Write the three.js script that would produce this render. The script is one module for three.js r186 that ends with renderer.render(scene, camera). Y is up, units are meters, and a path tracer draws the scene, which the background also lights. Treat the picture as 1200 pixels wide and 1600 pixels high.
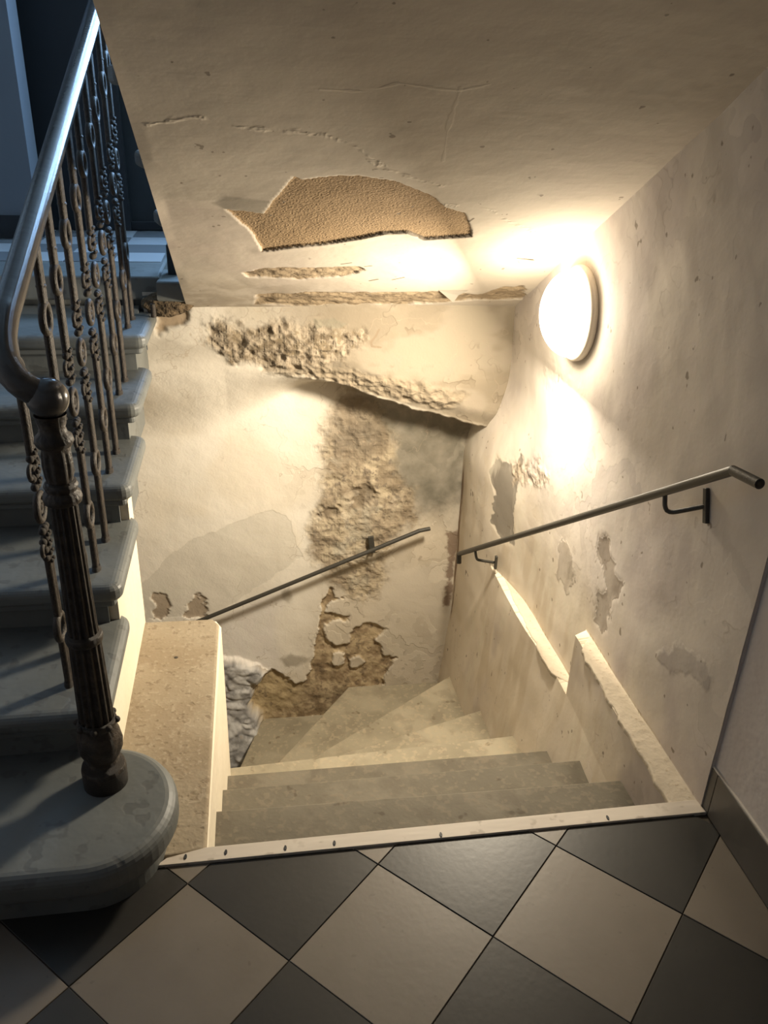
import * as THREE from 'three';
import { mergeGeometries } from 'three/addons/utils/BufferGeometryUtils.js';
import { RoundedBoxGeometry } from 'three/addons/geometries/RoundedBoxGeometry.js';
import { RectAreaLightUniformsLib } from 'three/addons/lights/RectAreaLightUniformsLib.js';

// ---------------------------------------------------------------- camera, sky, exposure
const scene = new THREE.Scene();
const camera = new THREE.PerspectiveCamera(63.45, 0.75, 0.05, 60);
camera.position.set(0, 1.7194, 0);
camera.rotation.set(-0.4543, -0.1672, 0.0353, 'YXZ');
scene.add(camera);
scene.background = new THREE.Color(0.02, 0.03, 0.045);
const renderer = new THREE.WebGLRenderer();
renderer.toneMapping = THREE.LinearToneMapping;
renderer.toneMappingExposure = 1.28;
renderer.shadowMap.enabled = true;
RectAreaLightUniformsLib.init();
const LAMP = { at: [1.0, 1.0, -2.87], size: 0.2, intensity: 345, inner: 0.9, color: [1, 0.875, 0.68] };
const WINDOW = { intensity: 20, color: [0.36, 0.62, 1] };
const HALL = { intensity: 0.9, color: [1, 0.82, 0.6] };

// ---------------------------------------------------------------- helpers
let seed = 7;
const rnd = () => { seed = (seed * 1664525 + 1013904223) >>> 0; return seed / 4294967296; };
const R = (a, b) => a + (b - a) * rnd();
const PERM = new Float32Array(65536);
{ let s = 99; for (let i = 0; i < 65536; i++) { s = (s * 1664525 + 1013904223) >>> 0; PERM[i] = s / 4294967296; } }
const hash = (x, y) => PERM[((x * 374761393 + y * 668265263 + ((x * y) << 3)) >>> 0) % 65521];
function vn(x, y) {
  const xi = Math.floor(x), yi = Math.floor(y); let fx = x - xi, fy = y - yi;
  fx = fx * fx * (3 - 2 * fx); fy = fy * fy * (3 - 2 * fy);
  const a = hash(xi, yi), b = hash(xi + 1, yi), c = hash(xi, yi + 1), d = hash(xi + 1, yi + 1);
  return a + (b - a) * fx + (c - a + (a - b - c + d) * fx) * fy;
}
function fbm(x, y, o = 4) { let s = 0, a = 0.5, t = 0; for (let i = 0; i < o; i++) { s += a * vn(x, y); t += a; x = x * 2.03 + 17.1; y = y * 2.03 + 5.7; a *= 0.5; } return s / t; }
function ridge(x, y, o = 3) { let s = 0, a = 0.5, t = 0; for (let i = 0; i < o; i++) { s += a * (1 - Math.abs(2 * vn(x, y) - 1)); t += a; x = x * 2.1 + 3.3; y = y * 2.1 + 9.1; a *= 0.5; } return s / t; }
function worley(x, y) { const xi = Math.floor(x), yi = Math.floor(y); let d1 = 9, d2 = 9; for (let i = -1; i < 2; i++) for (let j = -1; j < 2; j++) { const px = xi + i + hash(xi + i, yi + j), py = yi + j + hash(xi + i + 57, yi + j + 113), d = Math.hypot(px - x, py - y); if (d < d1) { d2 = d1; d1 = d; } else if (d < d2) d2 = d; } return [d1, d2]; }
const ss = (a, b, x) => { const t = Math.min(1, Math.max(0, (x - a) / (b - a))); return t * t * (3 - 2 * t); };
const lerp = (a, b, t) => a + (b - a) * t;
const mix = (c, d, t) => { if (t <= 0) return c; if (t > 1) t = 1; return [c[0] + (d[0] - c[0]) * t, c[1] + (d[1] - c[1]) * t, c[2] + (d[2] - c[2]) * t]; };
// signed distance to a closed outline in metres, positive inside; cheap reject far away
function region(pts) {
  let x0 = 1e9, x1 = -1e9, y0 = 1e9, y1 = -1e9; for (const [x, y] of pts) { x0 = Math.min(x0, x); x1 = Math.max(x1, x); y0 = Math.min(y0, y); y1 = Math.max(y1, y); }
  return (x, y) => {
    if (x < x0 - 0.12 || x > x1 + 0.12 || y < y0 - 0.12 || y > y1 + 0.12) return -0.12;
    let d = 1e9, inside = false;
    for (let i = 0, j = pts.length - 1; i < pts.length; j = i++) {
      const [ax, ay] = pts[j], [bx, by] = pts[i], ex = bx - ax, ey = by - ay, wx = x - ax, wy = y - ay;
      const t = Math.min(1, Math.max(0, (wx * ex + wy * ey) / (ex * ex + ey * ey)));
      d = Math.min(d, (wx - ex * t) ** 2 + (wy - ey * t) ** 2);
      if ((ay > y) !== (by > y) && x < ((bx - ax) * (y - ay)) / (by - ay) + ax) inside = !inside;
    }
    d = Math.sqrt(d); return inside ? d : -d;
  };
}
function polylineDist(pts) {
  return (x, y) => { let d = 1e9; for (let i = 1; i < pts.length; i++) { const [ax, ay] = pts[i - 1], [bx, by] = pts[i], ex = bx - ax, ey = by - ay, t = Math.min(1, Math.max(0, ((x - ax) * ex + (y - ay) * ey) / (ex * ex + ey * ey))); d = Math.min(d, (x - ax - ex * t) ** 2 + (y - ay - ey * t) ** 2); } return Math.sqrt(d); };
}
// terraces of old paint coats: [relief 0..1, tone -1..1, closeness to a flake's edge]
function flakes(u, v, s, o) { const f = fbm(u * s + o, v * s + o * 1.7, 5) * 11 + fbm(u * s * 7, v * s * 7, 3) * 1.1, k = Math.floor(f), t = f - k; return [hash(k + 31, Math.floor(o)) , hash(k + 77, Math.floor(o) + 5) * 2 - 1, Math.max(ss(0.10, 0.0, t), ss(0.93, 1, t))]; }
const toS = (v) => { v = Math.min(1, Math.max(0, v)); return Math.round(255 * (v <= 0.0031308 ? 12.92 * v : 1.055 * v ** (1 / 2.4) - 0.055)); };
// paints colour (linear) and fine relief (0..1) into textures over [u0,u1] x [v0,v1] metres
function paint(W, H, u0, u1, v0, v1, fn) {
  const c = new Uint8Array(W * H * 4), b = new Uint8Array(W * H * 4);
  for (let j = 0; j < H; j++) for (let i = 0; i < W; i++) {
    const u = u0 + ((i + 0.5) / W) * (u1 - u0), v = v0 + ((j + 0.5) / H) * (v1 - v0), [col, h] = fn(u, v), k = (j * W + i) * 4;
    c[k] = toS(col[0]); c[k + 1] = toS(col[1]); c[k + 2] = toS(col[2]); c[k + 3] = 255;
    b[k] = b[k + 1] = b[k + 2] = Math.min(255, Math.max(0, Math.round(h * 255))); b[k + 3] = 255;
  }
  const mk = (d, srgb) => { const t = new THREE.DataTexture(d, W, H); t.magFilter = THREE.LinearFilter; t.minFilter = THREE.LinearFilter; t.wrapS = t.wrapT = THREE.RepeatWrapping; if (srgb) t.colorSpace = THREE.SRGBColorSpace; t.needsUpdate = true; return t; };
  return [mk(c, true), mk(b, false)];
}
const range = (a, b, n) => Array.from({ length: n + 1 }, (_, i) => a + ((b - a) * i) / n);
function withRows(list, extra) { return [...new Set([...list, ...extra])].sort((a, b) => a - b); }
// a relief surface: grid of us x vs, place(u, v) -> [x, y, z]; cells go to the part named by part(u, v)
function relief({ name, us, vs, place, part, material, uv = [us[0], us[us.length - 1], vs[0], vs[vs.length - 1]], flip = false, labels = {} }) {
  const nu = us.length, nv = vs.length, P = new Float32Array(nu * nv * 3), U = new Float32Array(nu * nv * 2);
  for (let j = 0; j < nv; j++) for (let i = 0; i < nu; i++) {
    const k = j * nu + i, p = place(us[i], vs[j]); P.set(p, k * 3);
    U[k * 2] = (us[i] - uv[0]) / (uv[1] - uv[0]); U[k * 2 + 1] = (vs[j] - uv[2]) / (uv[3] - uv[2]);
  }
  const by = new Map(), all = [];
  for (let j = 0; j < nv - 1; j++) for (let i = 0; i < nu - 1; i++) {
    const n = part((us[i] + us[i + 1]) / 2, (vs[j] + vs[j + 1]) / 2); if (!n) continue;
    if (!by.has(n)) by.set(n, []);
    const a = j * nu + i, b = a + 1, c = a + nu, d = c + 1, t = flip ? [a, c, b, b, c, d] : [a, b, c, b, d, c];
    by.get(n).push(...t); for (const q of t) all.push(q);
  }
  const g = new THREE.BufferGeometry(); g.setAttribute('position', new THREE.BufferAttribute(P, 3)); g.setAttribute('uv', new THREE.BufferAttribute(U, 2)); g.setIndex(all); g.computeVertexNormals();
  const N = g.getAttribute('normal').array, root = new THREE.Group(); root.name = name;
  for (const [n, idx] of by) {
    const map = new Map(), p = [], u = [], no = [], id = [];
    for (const k of idx) { let m = map.get(k); if (m === undefined) { m = map.size; map.set(k, m); p.push(P[k * 3], P[k * 3 + 1], P[k * 3 + 2]); u.push(U[k * 2], U[k * 2 + 1]); no.push(N[k * 3], N[k * 3 + 1], N[k * 3 + 2]); } id.push(m); }
    const q = new THREE.BufferGeometry(); q.setAttribute('position', new THREE.Float32BufferAttribute(p, 3)); q.setAttribute('uv', new THREE.Float32BufferAttribute(u, 2)); q.setAttribute('normal', new THREE.Float32BufferAttribute(no, 3)); q.setIndex(id);
    const m = mesh(n, q, material, root); if (labels[n]) m.userData.label = labels[n];
  }
  return root;
}
function mesh(name, geo, material, parent = scene) { const m = new THREE.Mesh(geo, material); m.name = name; m.castShadow = m.receiveShadow = true; parent.add(m); return m; }
function group(name, parent = scene) { const g = new THREE.Group(); g.name = name; parent.add(g); return g; }
function thing(name, label, category, grp) { const o = group(name); o.userData = { label, category }; if (grp) o.userData.group = grp; return o; }
const structure = (o) => { o.userData.kind = 'structure'; if (!o.parent) scene.add(o); return o; };
const box = (x0, x1, y0, y1, z0, z1, r = 0) => { const g = r ? new RoundedBoxGeometry(x1 - x0, y1 - y0, z1 - z0, 2, r) : new THREE.BoxGeometry(x1 - x0, y1 - y0, z1 - z0); g.translate((x0 + x1) / 2, (y0 + y1) / 2, (z0 + z1) / 2); return g; };
const merge = (list) => mergeGeometries(list.map((g) => (g.index ? g.toNonIndexed() : g)).map((g) => { for (const k of Object.keys(g.attributes)) if (!['position', 'normal', 'uv'].includes(k)) g.deleteAttribute(k); return g; }));
// a horizontal plate: outline (x, z) at the top, top face at y, thickness t, edge rounding b outwards
function plate(outline, y, t, b = 0, seg = 3) {
  const s = new THREE.Shape(outline.map(([x, z]) => new THREE.Vector2(x, -z)));
  const g = new THREE.ExtrudeGeometry(s, { depth: t - 2 * Math.min(b, t * 0.45), bevelEnabled: b > 0, bevelSize: b, bevelThickness: Math.min(b, t * 0.45), bevelSegments: seg, curveSegments: 20 });
  g.rotateX(-Math.PI / 2); g.translate(0, y - t + Math.min(b, t * 0.45), 0); return g;
}
// world-metre box mapping for stock geometry, so procedural textures keep their size
function metres(g, s = 1) {
  const p = g.getAttribute('position'), n = g.getAttribute('normal'), u = new Float32Array(p.count * 2);
  for (let i = 0; i < p.count; i++) { const ax = Math.abs(n.getX(i)), ay = Math.abs(n.getY(i)), az = Math.abs(n.getZ(i)), x = p.getX(i), y = p.getY(i), z = p.getZ(i); u.set(ay >= ax && ay >= az ? [x / s, z / s] : ax >= az ? [z / s, y / s] : [x / s, y / s], i * 2); }
  g.setAttribute('uv', new THREE.BufferAttribute(u, 2)); return g;
}
const sweep = (pts, r, n = 24, radial = 10) => new THREE.TubeGeometry(new THREE.CatmullRomCurve3(pts.map((p) => new THREE.Vector3(...p)), false, 'catmullrom', 0.35), n, r, radial, false);
const rod = (a, b, r, radial = 10) => { const A = new THREE.Vector3(...a), B = new THREE.Vector3(...b), d = B.clone().sub(A), g = new THREE.CylinderGeometry(r, r, d.length(), radial); g.applyQuaternion(new THREE.Quaternion().setFromUnitVectors(new THREE.Vector3(0, 1, 0), d.normalize())); g.translate((A.x + B.x) / 2, (A.y + B.y) / 2, (A.z + B.z) / 2); return g; };
const ball = (p, r) => { const g = new THREE.SphereGeometry(r, 20, 14); g.translate(...p); return g; };

// ---------------------------------------------------------------- shared materials
function stock(W, size, fn, opts) { const [map, bumpMap] = paint(W, W, 0, size, 0, size, (u, v) => { // tiles seamlessly by cross-fading the border
    const k = 0.15 * size, a = ss(0, k, u), b = ss(0, k, v), c00 = fn(u, v), c10 = a < 1 ? fn(u + size, v) : c00, c01 = b < 1 ? fn(u, v + size) : c00; let c = mix(c10[0], c00[0], a), h = lerp(c10[1], c00[1], a); c = mix(c01[0], c, b); h = lerp(c01[1], h, b); return [c, h]; });
  map.repeat.set(1, 1); return new THREE.MeshStandardMaterial({ map, bumpMap, ...opts }); }
const M = {};
M.step = stock(512, 1, (u, v) => { const n = fbm(u * 9, v * 9, 5), s = fbm(u * 40 + 9, v * 40, 3), d = ss(0.66, 0.75, fbm(u * 26 + 4, v * 26 + 8, 3)); let c = mix([0.10, 0.108, 0.106], [0.155, 0.163, 0.155], n); c = mix(c, [0.075, 0.076, 0.072], d * 0.5); return [c, 0.5 + (s - 0.5) * 0.5 - d * 0.2]; }, { roughness: 0.5, bumpScale: 0.002 });
M.iron = stock(256, 0.25, (u, v) => { const n = fbm(u * 60, v * 60, 4); return [mix([0.022, 0.017, 0.013], [0.055, 0.042, 0.031], ss(0.3, 0.75, n)), fbm(u * 220, v * 220, 3)]; }, { roughness: 0.55, metalness: 0.1, bumpScale: 0.0015 });
M.rail = stock(256, 0.25, (u, v) => [mix([0.055, 0.052, 0.05], [0.085, 0.08, 0.076], fbm(u * 30, v * 90, 4)), fbm(u * 60, v * 160, 3)], { roughness: 0.2, metalness: 0.0, bumpScale: 0.0002 });
M.bar = stock(256, 0.25, (u, v) => [mix([0.036, 0.033, 0.027], [0.06, 0.056, 0.047], fbm(u * 50, v * 50, 4)), fbm(u * 200, v * 200, 3)], { roughness: 0.45, metalness: 0.05, bumpScale: 0.0006 });
M.cream = stock(512, 1.2, (u, v) => { const n = fbm(u * 5, v * 5, 5); return [mix([0.66, 0.58, 0.44], [0.76, 0.69, 0.55], n), 0.5 + 0.5 * (fbm(u * 30, v * 30, 4) - 0.5)]; }, { roughness: 0.9, bumpScale: 0.004 });
M.hallWall = stock(512, 1.5, (u, v) => { const n = fbm(u * 6, v * 6, 5); return [mix([0.55, 0.505, 0.475], [0.62, 0.575, 0.545], n), fbm(u * 60, v * 60, 4)]; }, { roughness: 0.85, bumpScale: 0.002 });
M.white = new THREE.MeshStandardMaterial({ color: new THREE.Color(0.6, 0.56, 0.5), roughness: 0.9 });
M.dark = new THREE.MeshStandardMaterial({ color: new THREE.Color(0.012, 0.014, 0.018), roughness: 0.6 });
M.pier = new THREE.MeshStandardMaterial({ color: new THREE.Color(0.15, 0.165, 0.19), roughness: 0.8 });
M.grout = new THREE.MeshStandardMaterial({ color: new THREE.Color(0.06, 0.048, 0.035), roughness: 0.95 });

// ================================================================= SETTING
// ---- floor with diagonal tiles
const D = 0.471, TX = -0.2068, TZ = -1.468, FRONT = -1.527;
{
  const floor = structure(group('floor'));
  mesh('grout_bed', box(-1.95, 1.19, -0.14, -0.0035, FRONT, 2.15), M.grout, floor);
  const mk = (a, b, seedv) => stock(256, 0.5, (u, v) => { const n = fbm(u * 14 + seedv, v * 14, 5), s = ss(0.86, 0.9, fbm(u * 60 + seedv, v * 60 + 4, 2)); return [mix(mix(a, b, n), a.map((x) => x * 0.72), s * 0.5), 0.5 + 0.3 * fbm(u * 90, v * 90, 3)]; }, { roughness: 0.42, bumpScale: 0.0006 });
  const light = [mk([0.1542, 0.1326, 0.1057], [0.1828, 0.1583, 0.1285], 1), mk([0.1457, 0.124, 0.09828], [0.1771, 0.1525, 0.1228], 21), mk([0.1599, 0.1354, 0.1074], [0.1885, 0.1611, 0.1297], 41)];
  const dark = [mk([0.02155, 0.02061, 0.01827], [0.02998, 0.02857, 0.02529], 3), mk([0.02295, 0.02155, 0.0192], [0.03185, 0.02998, 0.0267], 23)];
  const clip = (poly, f) => { const out = []; for (let i = 0; i < poly.length; i++) { const a = poly[i], b = poly[(i + 1) % poly.length], fa = f(a), fb = f(b); if (fa >= 0) out.push(a); if (fa * fb < 0) { const t = fa / (fa - fb); out.push([a[0] + (b[0] - a[0]) * t, a[1] + (b[1] - a[1]) * t]); } } return out; };
  const gap = 0.0042;
  for (let i = -4; i <= 3; i++) for (let j = -1; j <= 7; j++) for (const kind of [0, 1]) {
    const cx = TX + (i + (kind ? 0.5 : 0)) * D, cz = TZ + (j + (kind ? 0 : 0.5)) * D, h = D / 2 - gap * 0.75;
    let p = [[cx - h, cz], [cx, cz + h], [cx + h, cz], [cx, cz - h]];
    p = clip(p, (q) => q[1] - (FRONT + 0.003)); p = clip(p, (q) => 1.186 - q[0]); p = clip(p, (q) => q[0] + 1.93); p = clip(p, (q) => 2.1 - q[1]);
    const hid = p.length > 2 && p.every(([x, z]) => x < -0.45 && z < -1.5); // wholly under the bottom step
    if (p.length < 3 || hid) continue;
    let area = 0; for (let k = 0; k < p.length; k++) { const a = p[k], b = p[(k + 1) % p.length]; area += a[0] * b[1] - b[0] * a[1]; } if (Math.abs(area) < 0.002) continue;
    const g = metres(plate(p, 0.0 + R(-0.0006, 0.0006), 0.012, 0.0012, 1)); const uv = g.getAttribute('uv'), o = rnd();
    for (let k = 0; k < uv.count; k++) uv.setXY(k, uv.getX(k) * 2 + o, uv.getY(k) * 2 + o * 0.7);
    mesh('tile', g, (kind ? dark[(i + 40) % 2] : light[(i * 2 + j + 40) % 3]), floor);
  }
}
// ---- white threshold strip with its screws
{
  const t = structure(group('trim_1'));
  const wood = stock(256, 1, (u, v) => { const n = fbm(u * 8, v * 60, 4), s = ss(0.68, 0.75, fbm(u * 40, v * 40, 3)); return [mix(mix([0.50, 0.44, 0.37], [0.62, 0.555, 0.47], n), [0.3, 0.25, 0.19], s * 0.6), n]; }, { roughness: 0.65, bumpScale: 0.001 });
  mesh('threshold_strip', metres(plate([[-0.285, FRONT + 0.001], [1.185, FRONT + 0.003], [1.178, -1.568], [-0.165, -1.567], [-0.262, -1.545]], 0.007, 0.02, 0.0015, 2)), wood, t);
  for (const [x, z] of [[-0.215, -1.544], [-0.115, -1.546], [0.035, -1.541], [0.161, -1.541], [0.441, -1.534], [0.904, -1.536]]) {
    const g = new THREE.CylinderGeometry(0.0045, 0.0045, 0.004, 10); g.scale(0.75, 1, 1.7); g.translate(x, 0.0072, z); mesh('screw', g, M.dark, t);
  }
}
// ---- hall wall on the right with tile skirting
{
  const w = structure(group('wall_right'));
  mesh('plaster', metres(box(1.192, 1.36, -0.1, 3.75, -1.60, 2.3), 1.5), M.hallWall, w);
  const b = structure(group('baseboard_right')), skirt = stock(256, 0.5, (u, v) => [mix([0.085, 0.078, 0.068], [0.12, 0.11, 0.095], fbm(u * 14, v * 14, 5)), fbm(u * 90, v * 90, 3)], { roughness: 0.35, bumpScale: 0.0006 });
  mesh('skirting_tile', metres(box(1.1845, 1.2, 0.003, 0.146, -1.562, -1.5165, 0.002)), skirt, b);
  for (let z = -1.514, k = 0; z < 2.2; z += 0.336, k++) mesh('skirting_tile', metres(box(1.1835, 1.2, 0.003, 0.148 + R(-0.001, 0.001), z, Math.min(z + 0.333, 2.2), 0.002)), skirt, b);
  mesh('skirting_grout', box(1.186, 1.2, 0.146, 0.152, -1.56, 2.2), M.white, b);
}
// ---- damaged back wall of the cellar stair with the landing beam above it
const EDGE = [[-1.2, 0.665], [-0.433, 0.669], [-0.126, 0.673], [0.239, 0.61], [0.413, 0.559], [0.593, 0.495], [0.777, 0.435], [0.992, 0.372], [1.3, 0.29]];
const edgeAt = (x) => { for (let i = 1; i < EDGE.length; i++) if (x <= EDGE[i][0]) { const [a, b] = EDGE[i - 1], [c, d] = EDGE[i]; return b + ((d - b) * (x - a)) / (c - a); } return 0.3; };
{
  const eroded = region([[0.378, 0.382], [0.455, 0.472], [0.599, 0.391], [0.675, 0.241], [0.689, 0.031], [0.781, -0.063], [0.817, -0.251], [0.696, -0.342], [0.662, -0.577], [0.613, -0.717], [0.453, -0.686], [0.382, -0.581], [0.286, -0.437], [0.26, -0.283], [0.314, -0.144], [0.347, 0.042], [0.324, 0.216]]);
  const bare = region([[0.372, -0.649], [0.397, -0.703], [0.439, -0.706], [0.358, -0.734], [0.348, -0.791], [0.472, -0.825], [0.48, -0.859], [0.398, -0.853], [0.334, -0.896], [0.337, -0.939], [0.456, -0.939], [0.549, -0.89], [0.599, -0.867], [0.688, -0.929], [0.614, -1.007], [0.667, -1.055], [0.668, -1.104], [0.744, -1.132], [0.698, -1.233], [0.685, -1.32], [0.479, -1.37], [0.36, -1.52], [-0.018, -1.56], [-0.115, -1.475], [-0.276, -1.75], [-0.255, -1.045], [-0.152, -1.079], [0.005, -1.144], [0.118, -1.225], [0.168, -1.279], [0.231, -1.257], [0.272, -1.148], [0.29, -1.044], [0.291, -0.953], [0.323, -0.908], [0.305, -0.801], [0.33, -0.72]]);
  const stone = region([[-0.6, -1.03], [-0.262, -1.044], [-0.117, -1.082], [0.022, -1.168], [-0.07, -1.241], [-0.093, -1.366], [-0.024, -1.494], [-0.033, -1.545], [-0.089, -1.7], [-0.112, -1.9], [-0.6, -1.9]]);
  const isl = [region([[0.392, -1.082], [0.443, -1.095], [0.458, -1.159], [0.414, -1.187], [0.378, -1.143]]), region([[0.487, -1.107], [0.539, -1.107], [0.566, -1.167], [0.526, -1.205], [0.481, -1.16]]), region([[0.341, -0.879], [0.419, -0.868], [0.499, -0.92], [0.486, -1.019], [0.402, -1.021], [0.348, -0.974]])];
  const skim = region([[-0.62, -0.55], [-0.559, -0.506], [-0.472, -0.397], [-0.377, -0.327], [-0.212, -0.26], [-0.014, -0.177], [0.068, -0.155], [0.165, -0.222], [0.212, -0.433], [0.074, -0.543], [-0.24, -0.772], [-0.62, -0.78]]);
  const brown = [region([[-0.566, -0.631], [-0.528, -0.609], [-0.493, -0.659], [-0.498, -0.78], [-0.573, -0.78]]), region([[-0.403, -0.693], [-0.356, -0.644], [-0.32, -0.646], [-0.298, -0.728], [-0.274, -0.79], [-0.415, -0.789]])];
  const stains = [region([[0.106, -0.644], [0.14, -0.634], [0.167, -0.677], [0.145, -0.728], [0.111, -0.706]]), region([[0.099, -1.094], [0.15, -1.072], [0.254, -1.098], [0.232, -1.132], [0.123, -1.141]])];
  const beamShadow = region([[0.502, 0.478], [0.63, 0.44], [0.927, 0.36], [1.1, 0.3], [1.1, -0.055], [0.995, -0.202], [0.856, -0.196], [0.679, -0.041]]);  // outline of the painted shade below the beam
  const holes = [region([[0.486, -0.07], [0.562, -0.044], [0.613, -0.082], [0.564, -0.147], [0.507, -0.152]]), region([[0.307, -0.184], [0.364, -0.146], [0.4, -0.177], [0.354, -0.219]])];
  const crack = region([[1.0, -0.33], [1.07, -0.33], [1.05, -0.598], [1.05, -0.8], [1.01, -0.8], [1.02, -0.515]]);
  const below = region([[-0.26, -0.80], [0.1, -0.62], [0.2, -0.62], [0.06, -0.8], [0.1, -1.2], [-0.26, -1.05]]);
  const rubble = region([[-0.183, 0.835], [-0.14, 0.865], [-0.068, 0.843], [0.013, 0.817], [0.13, 0.85], [0.213, 0.825], [0.297, 0.858], [0.356, 0.838], [0.493, 0.812], [0.511, 0.774], [0.42, 0.746], [0.331, 0.674], [0.239, 0.657], [0.092, 0.671], [-0.009, 0.681], [-0.075, 0.69], [-0.163, 0.76]]);
  const lip = region([[0.041, 0.671], [0.239, 0.651], [0.412, 0.649], [0.559, 0.611], [0.709, 0.585], [0.893, 0.545], [1.0, 0.52], [0.93, 0.47], [0.897, 0.45], [0.652, 0.50], [0.413, 0.57], [0.21, 0.61], [0.04, 0.633]]);
  const brownL = region([[-0.394, 0.904], [-0.31, 0.97], [-0.246, 0.96], [-0.277, 0.877], [-0.356, 0.822], [-0.403, 0.795]]);
  const greyP = region([[0.264, 0.881], [0.353, 0.88], [0.416, 0.858], [0.382, 0.832], [0.283, 0.838]]);
  const beamCrack = polylineDist([[0.56, 0.83], [0.545, 0.80], [0.525, 0.775], [0.53, 0.755], [0.57, 0.75]]);
  const jag = (u, v, s = 22) => (fbm(u * s, v * s, 4) - 0.5) * 0.05;
  const masks = (u, v) => {
    const wob = jag(u, v), k = (f, w = 0.005, a = 1) => ss(-w, w, f(u, v) + wob * a);
    const e = ss(-0.05, 0.03, eroded(u, v) + wob * 1.7), island = Math.max(k(isl[0], 0.004, 1.3), k(isl[1], 0.004, 1.5), k(isl[2], 0.006, 0.8));
    const st = k(stone, 0.02, 1); return { e, b: k(bare, 0.004, 1.1) * (1 - island) * (1 - st * 0.85), s: st, holes: Math.max(ss(-0.03, 0.02, holes[0](u, v) + jag(u, v, 34) * 1.6), ss(-0.03, 0.02, holes[1](u, v) + jag(u, v, 34) * 1.6)), brown: Math.max(ss(-0.004, 0.004, brown[0](u, v) + jag(u, v, 30) * 1.2), ss(-0.004, 0.004, brown[1](u, v) + jag(u, v, 30) * 1.6)), r: ss(-0.03, 0.02, rubble(u, v) + wob * 1.6 + 0.008), l: ss(-0.02, 0.01, lip(u, v) + wob * 0.8), bl: k(brownL, 0.01) };
  };
  const overhang = (u, v) => {
    const w = lerp(0.42, 0.035, ss(-0.3, 0.45, u)), ye = edgeAt(u) + (ss(0.1, 0.4, u)) * (fbm(u * 16, 3.3, 3) - 0.5) * 0.035, ch = lerp(0.14, 0.1, ss(0.3, 1, u));
    return 0.20 * ss(ye - w, ye + 0.004, v) + lerp(0.02, 0.04, ss(-0.1, 0.5, u)) * ss(ye, ye + ch, v);
  };
  const coarse = (u, v, m) => {
    let h = (fbm(u * 2.3, v * 2.3, 3) - 0.5) * 0.018 + (fbm(u * 11 + 5, v * 11, 3) - 0.5) * 0.003;
    const st = ridge(u * 17, v * 17, 3);
    h += m.e * ((ridge(u * 13 + 3, v * 13, 4) - 0.6) * 0.022 + (vn(u * 60, v * 60) - 0.5) * 0.005 - 0.002) - m.holes * 0.016;
    h -= m.b * 0.012; h += m.b * ((fbm(u * 15, v * 15, 4) - 0.5) * 0.02);
    if (m.s > 0) { const [d1, d2] = worley(u * 9 + vn(u * 11, v * 11) * 1.4, v * 19 + vn(u * 8 + 9, v * 8) * 1.6); h += m.s * (0.05 + 0.13 * ss(-1.25, -1.75, v) + ss(0.0, 0.5, d2 - d1) * 0.008 + (fbm(u * 30, v * 30, 3) - 0.5) * 0.012); }
    h += m.r * ((st - 0.62) * 0.032 + (vn(u * 55, v * 55) - 0.5) * 0.008); h += m.l * ((ridge(u * 20, v * 34, 3) - 0.6) * 0.034) - m.brown * 0.006 - m.bl * 0.012;
    return h;
  };
  const us = range(-1.25, 1.22, 330), vs = range(-1.95, 0.99, 400);
  const [map, bumpMap] = paint(1340, 1600, -1.25, 1.22, -1.95, 0.99, (u, v) => {
    const m = masks(u, v), n1 = fbm(u * 3.1, v * 3.1, 5), n2 = fbm(u * 18, v * 18, 4), n3 = vn(u * 160, v * 160), beam = lerp(0.42, 1, ss(-0.05, 0.4, u)) * lerp(ss(-0.16, 0.12, v - edgeAt(u)), ss(-0.01, 0.02, v - edgeAt(u)), ss(0.0, 0.35, u)), shadeAmt = ss(-0.10, 0.08, beamShadow(u, v) + jag(u, v) * 2);
    let c = mix([0.78, 0.72, 0.62], [0.86, 0.81, 0.72], n1), h = 0.5 + (n2 - 0.5) * 0.25 + (n3 - 0.5) * 0.05;
    c = mix(c, [0.44, 0.38, 0.295], ss(0.10, 0.55, u) * 0.8 * (1 - beam));               // the darker taupe right half of the wall
    c = mix(c, [0.70, 0.61, 0.47], ss(0.52, 0.68, fbm(u * 2.2 + 8, v * 2.2, 4)) * 0.4);
    c = mix(c, [0.66, 0.615, 0.53], 0.75 * ss(-0.006, 0.006, skim(u, v) + jag(u, v) * 0.6)); h -= 0.12 * ss(-0.003, 0.003, skim(u, v) + jag(u, v) * 0.6);
    c = mix(c, [0.72, 0.68, 0.65], 0.55 * ss(-0.05, 0.04, below(u, v)));
    c = mix(c, [0.12, 0.108, 0.08], 0.85 * (1 - beam) * shadeAmt * (0.75 + 0.5 * n2));  // shade under the beam painted into the colour, with a greenish mould tint
    c = mix(c, [0.235, 0.195, 0.14], beam * 0.94); if (beam) c = mix(c, [0.19, 0.153, 0.105], beam * ss(0.45, 0.62, fbm(u * 4, v * 7 + 3, 4)) * 0.6);
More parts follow.
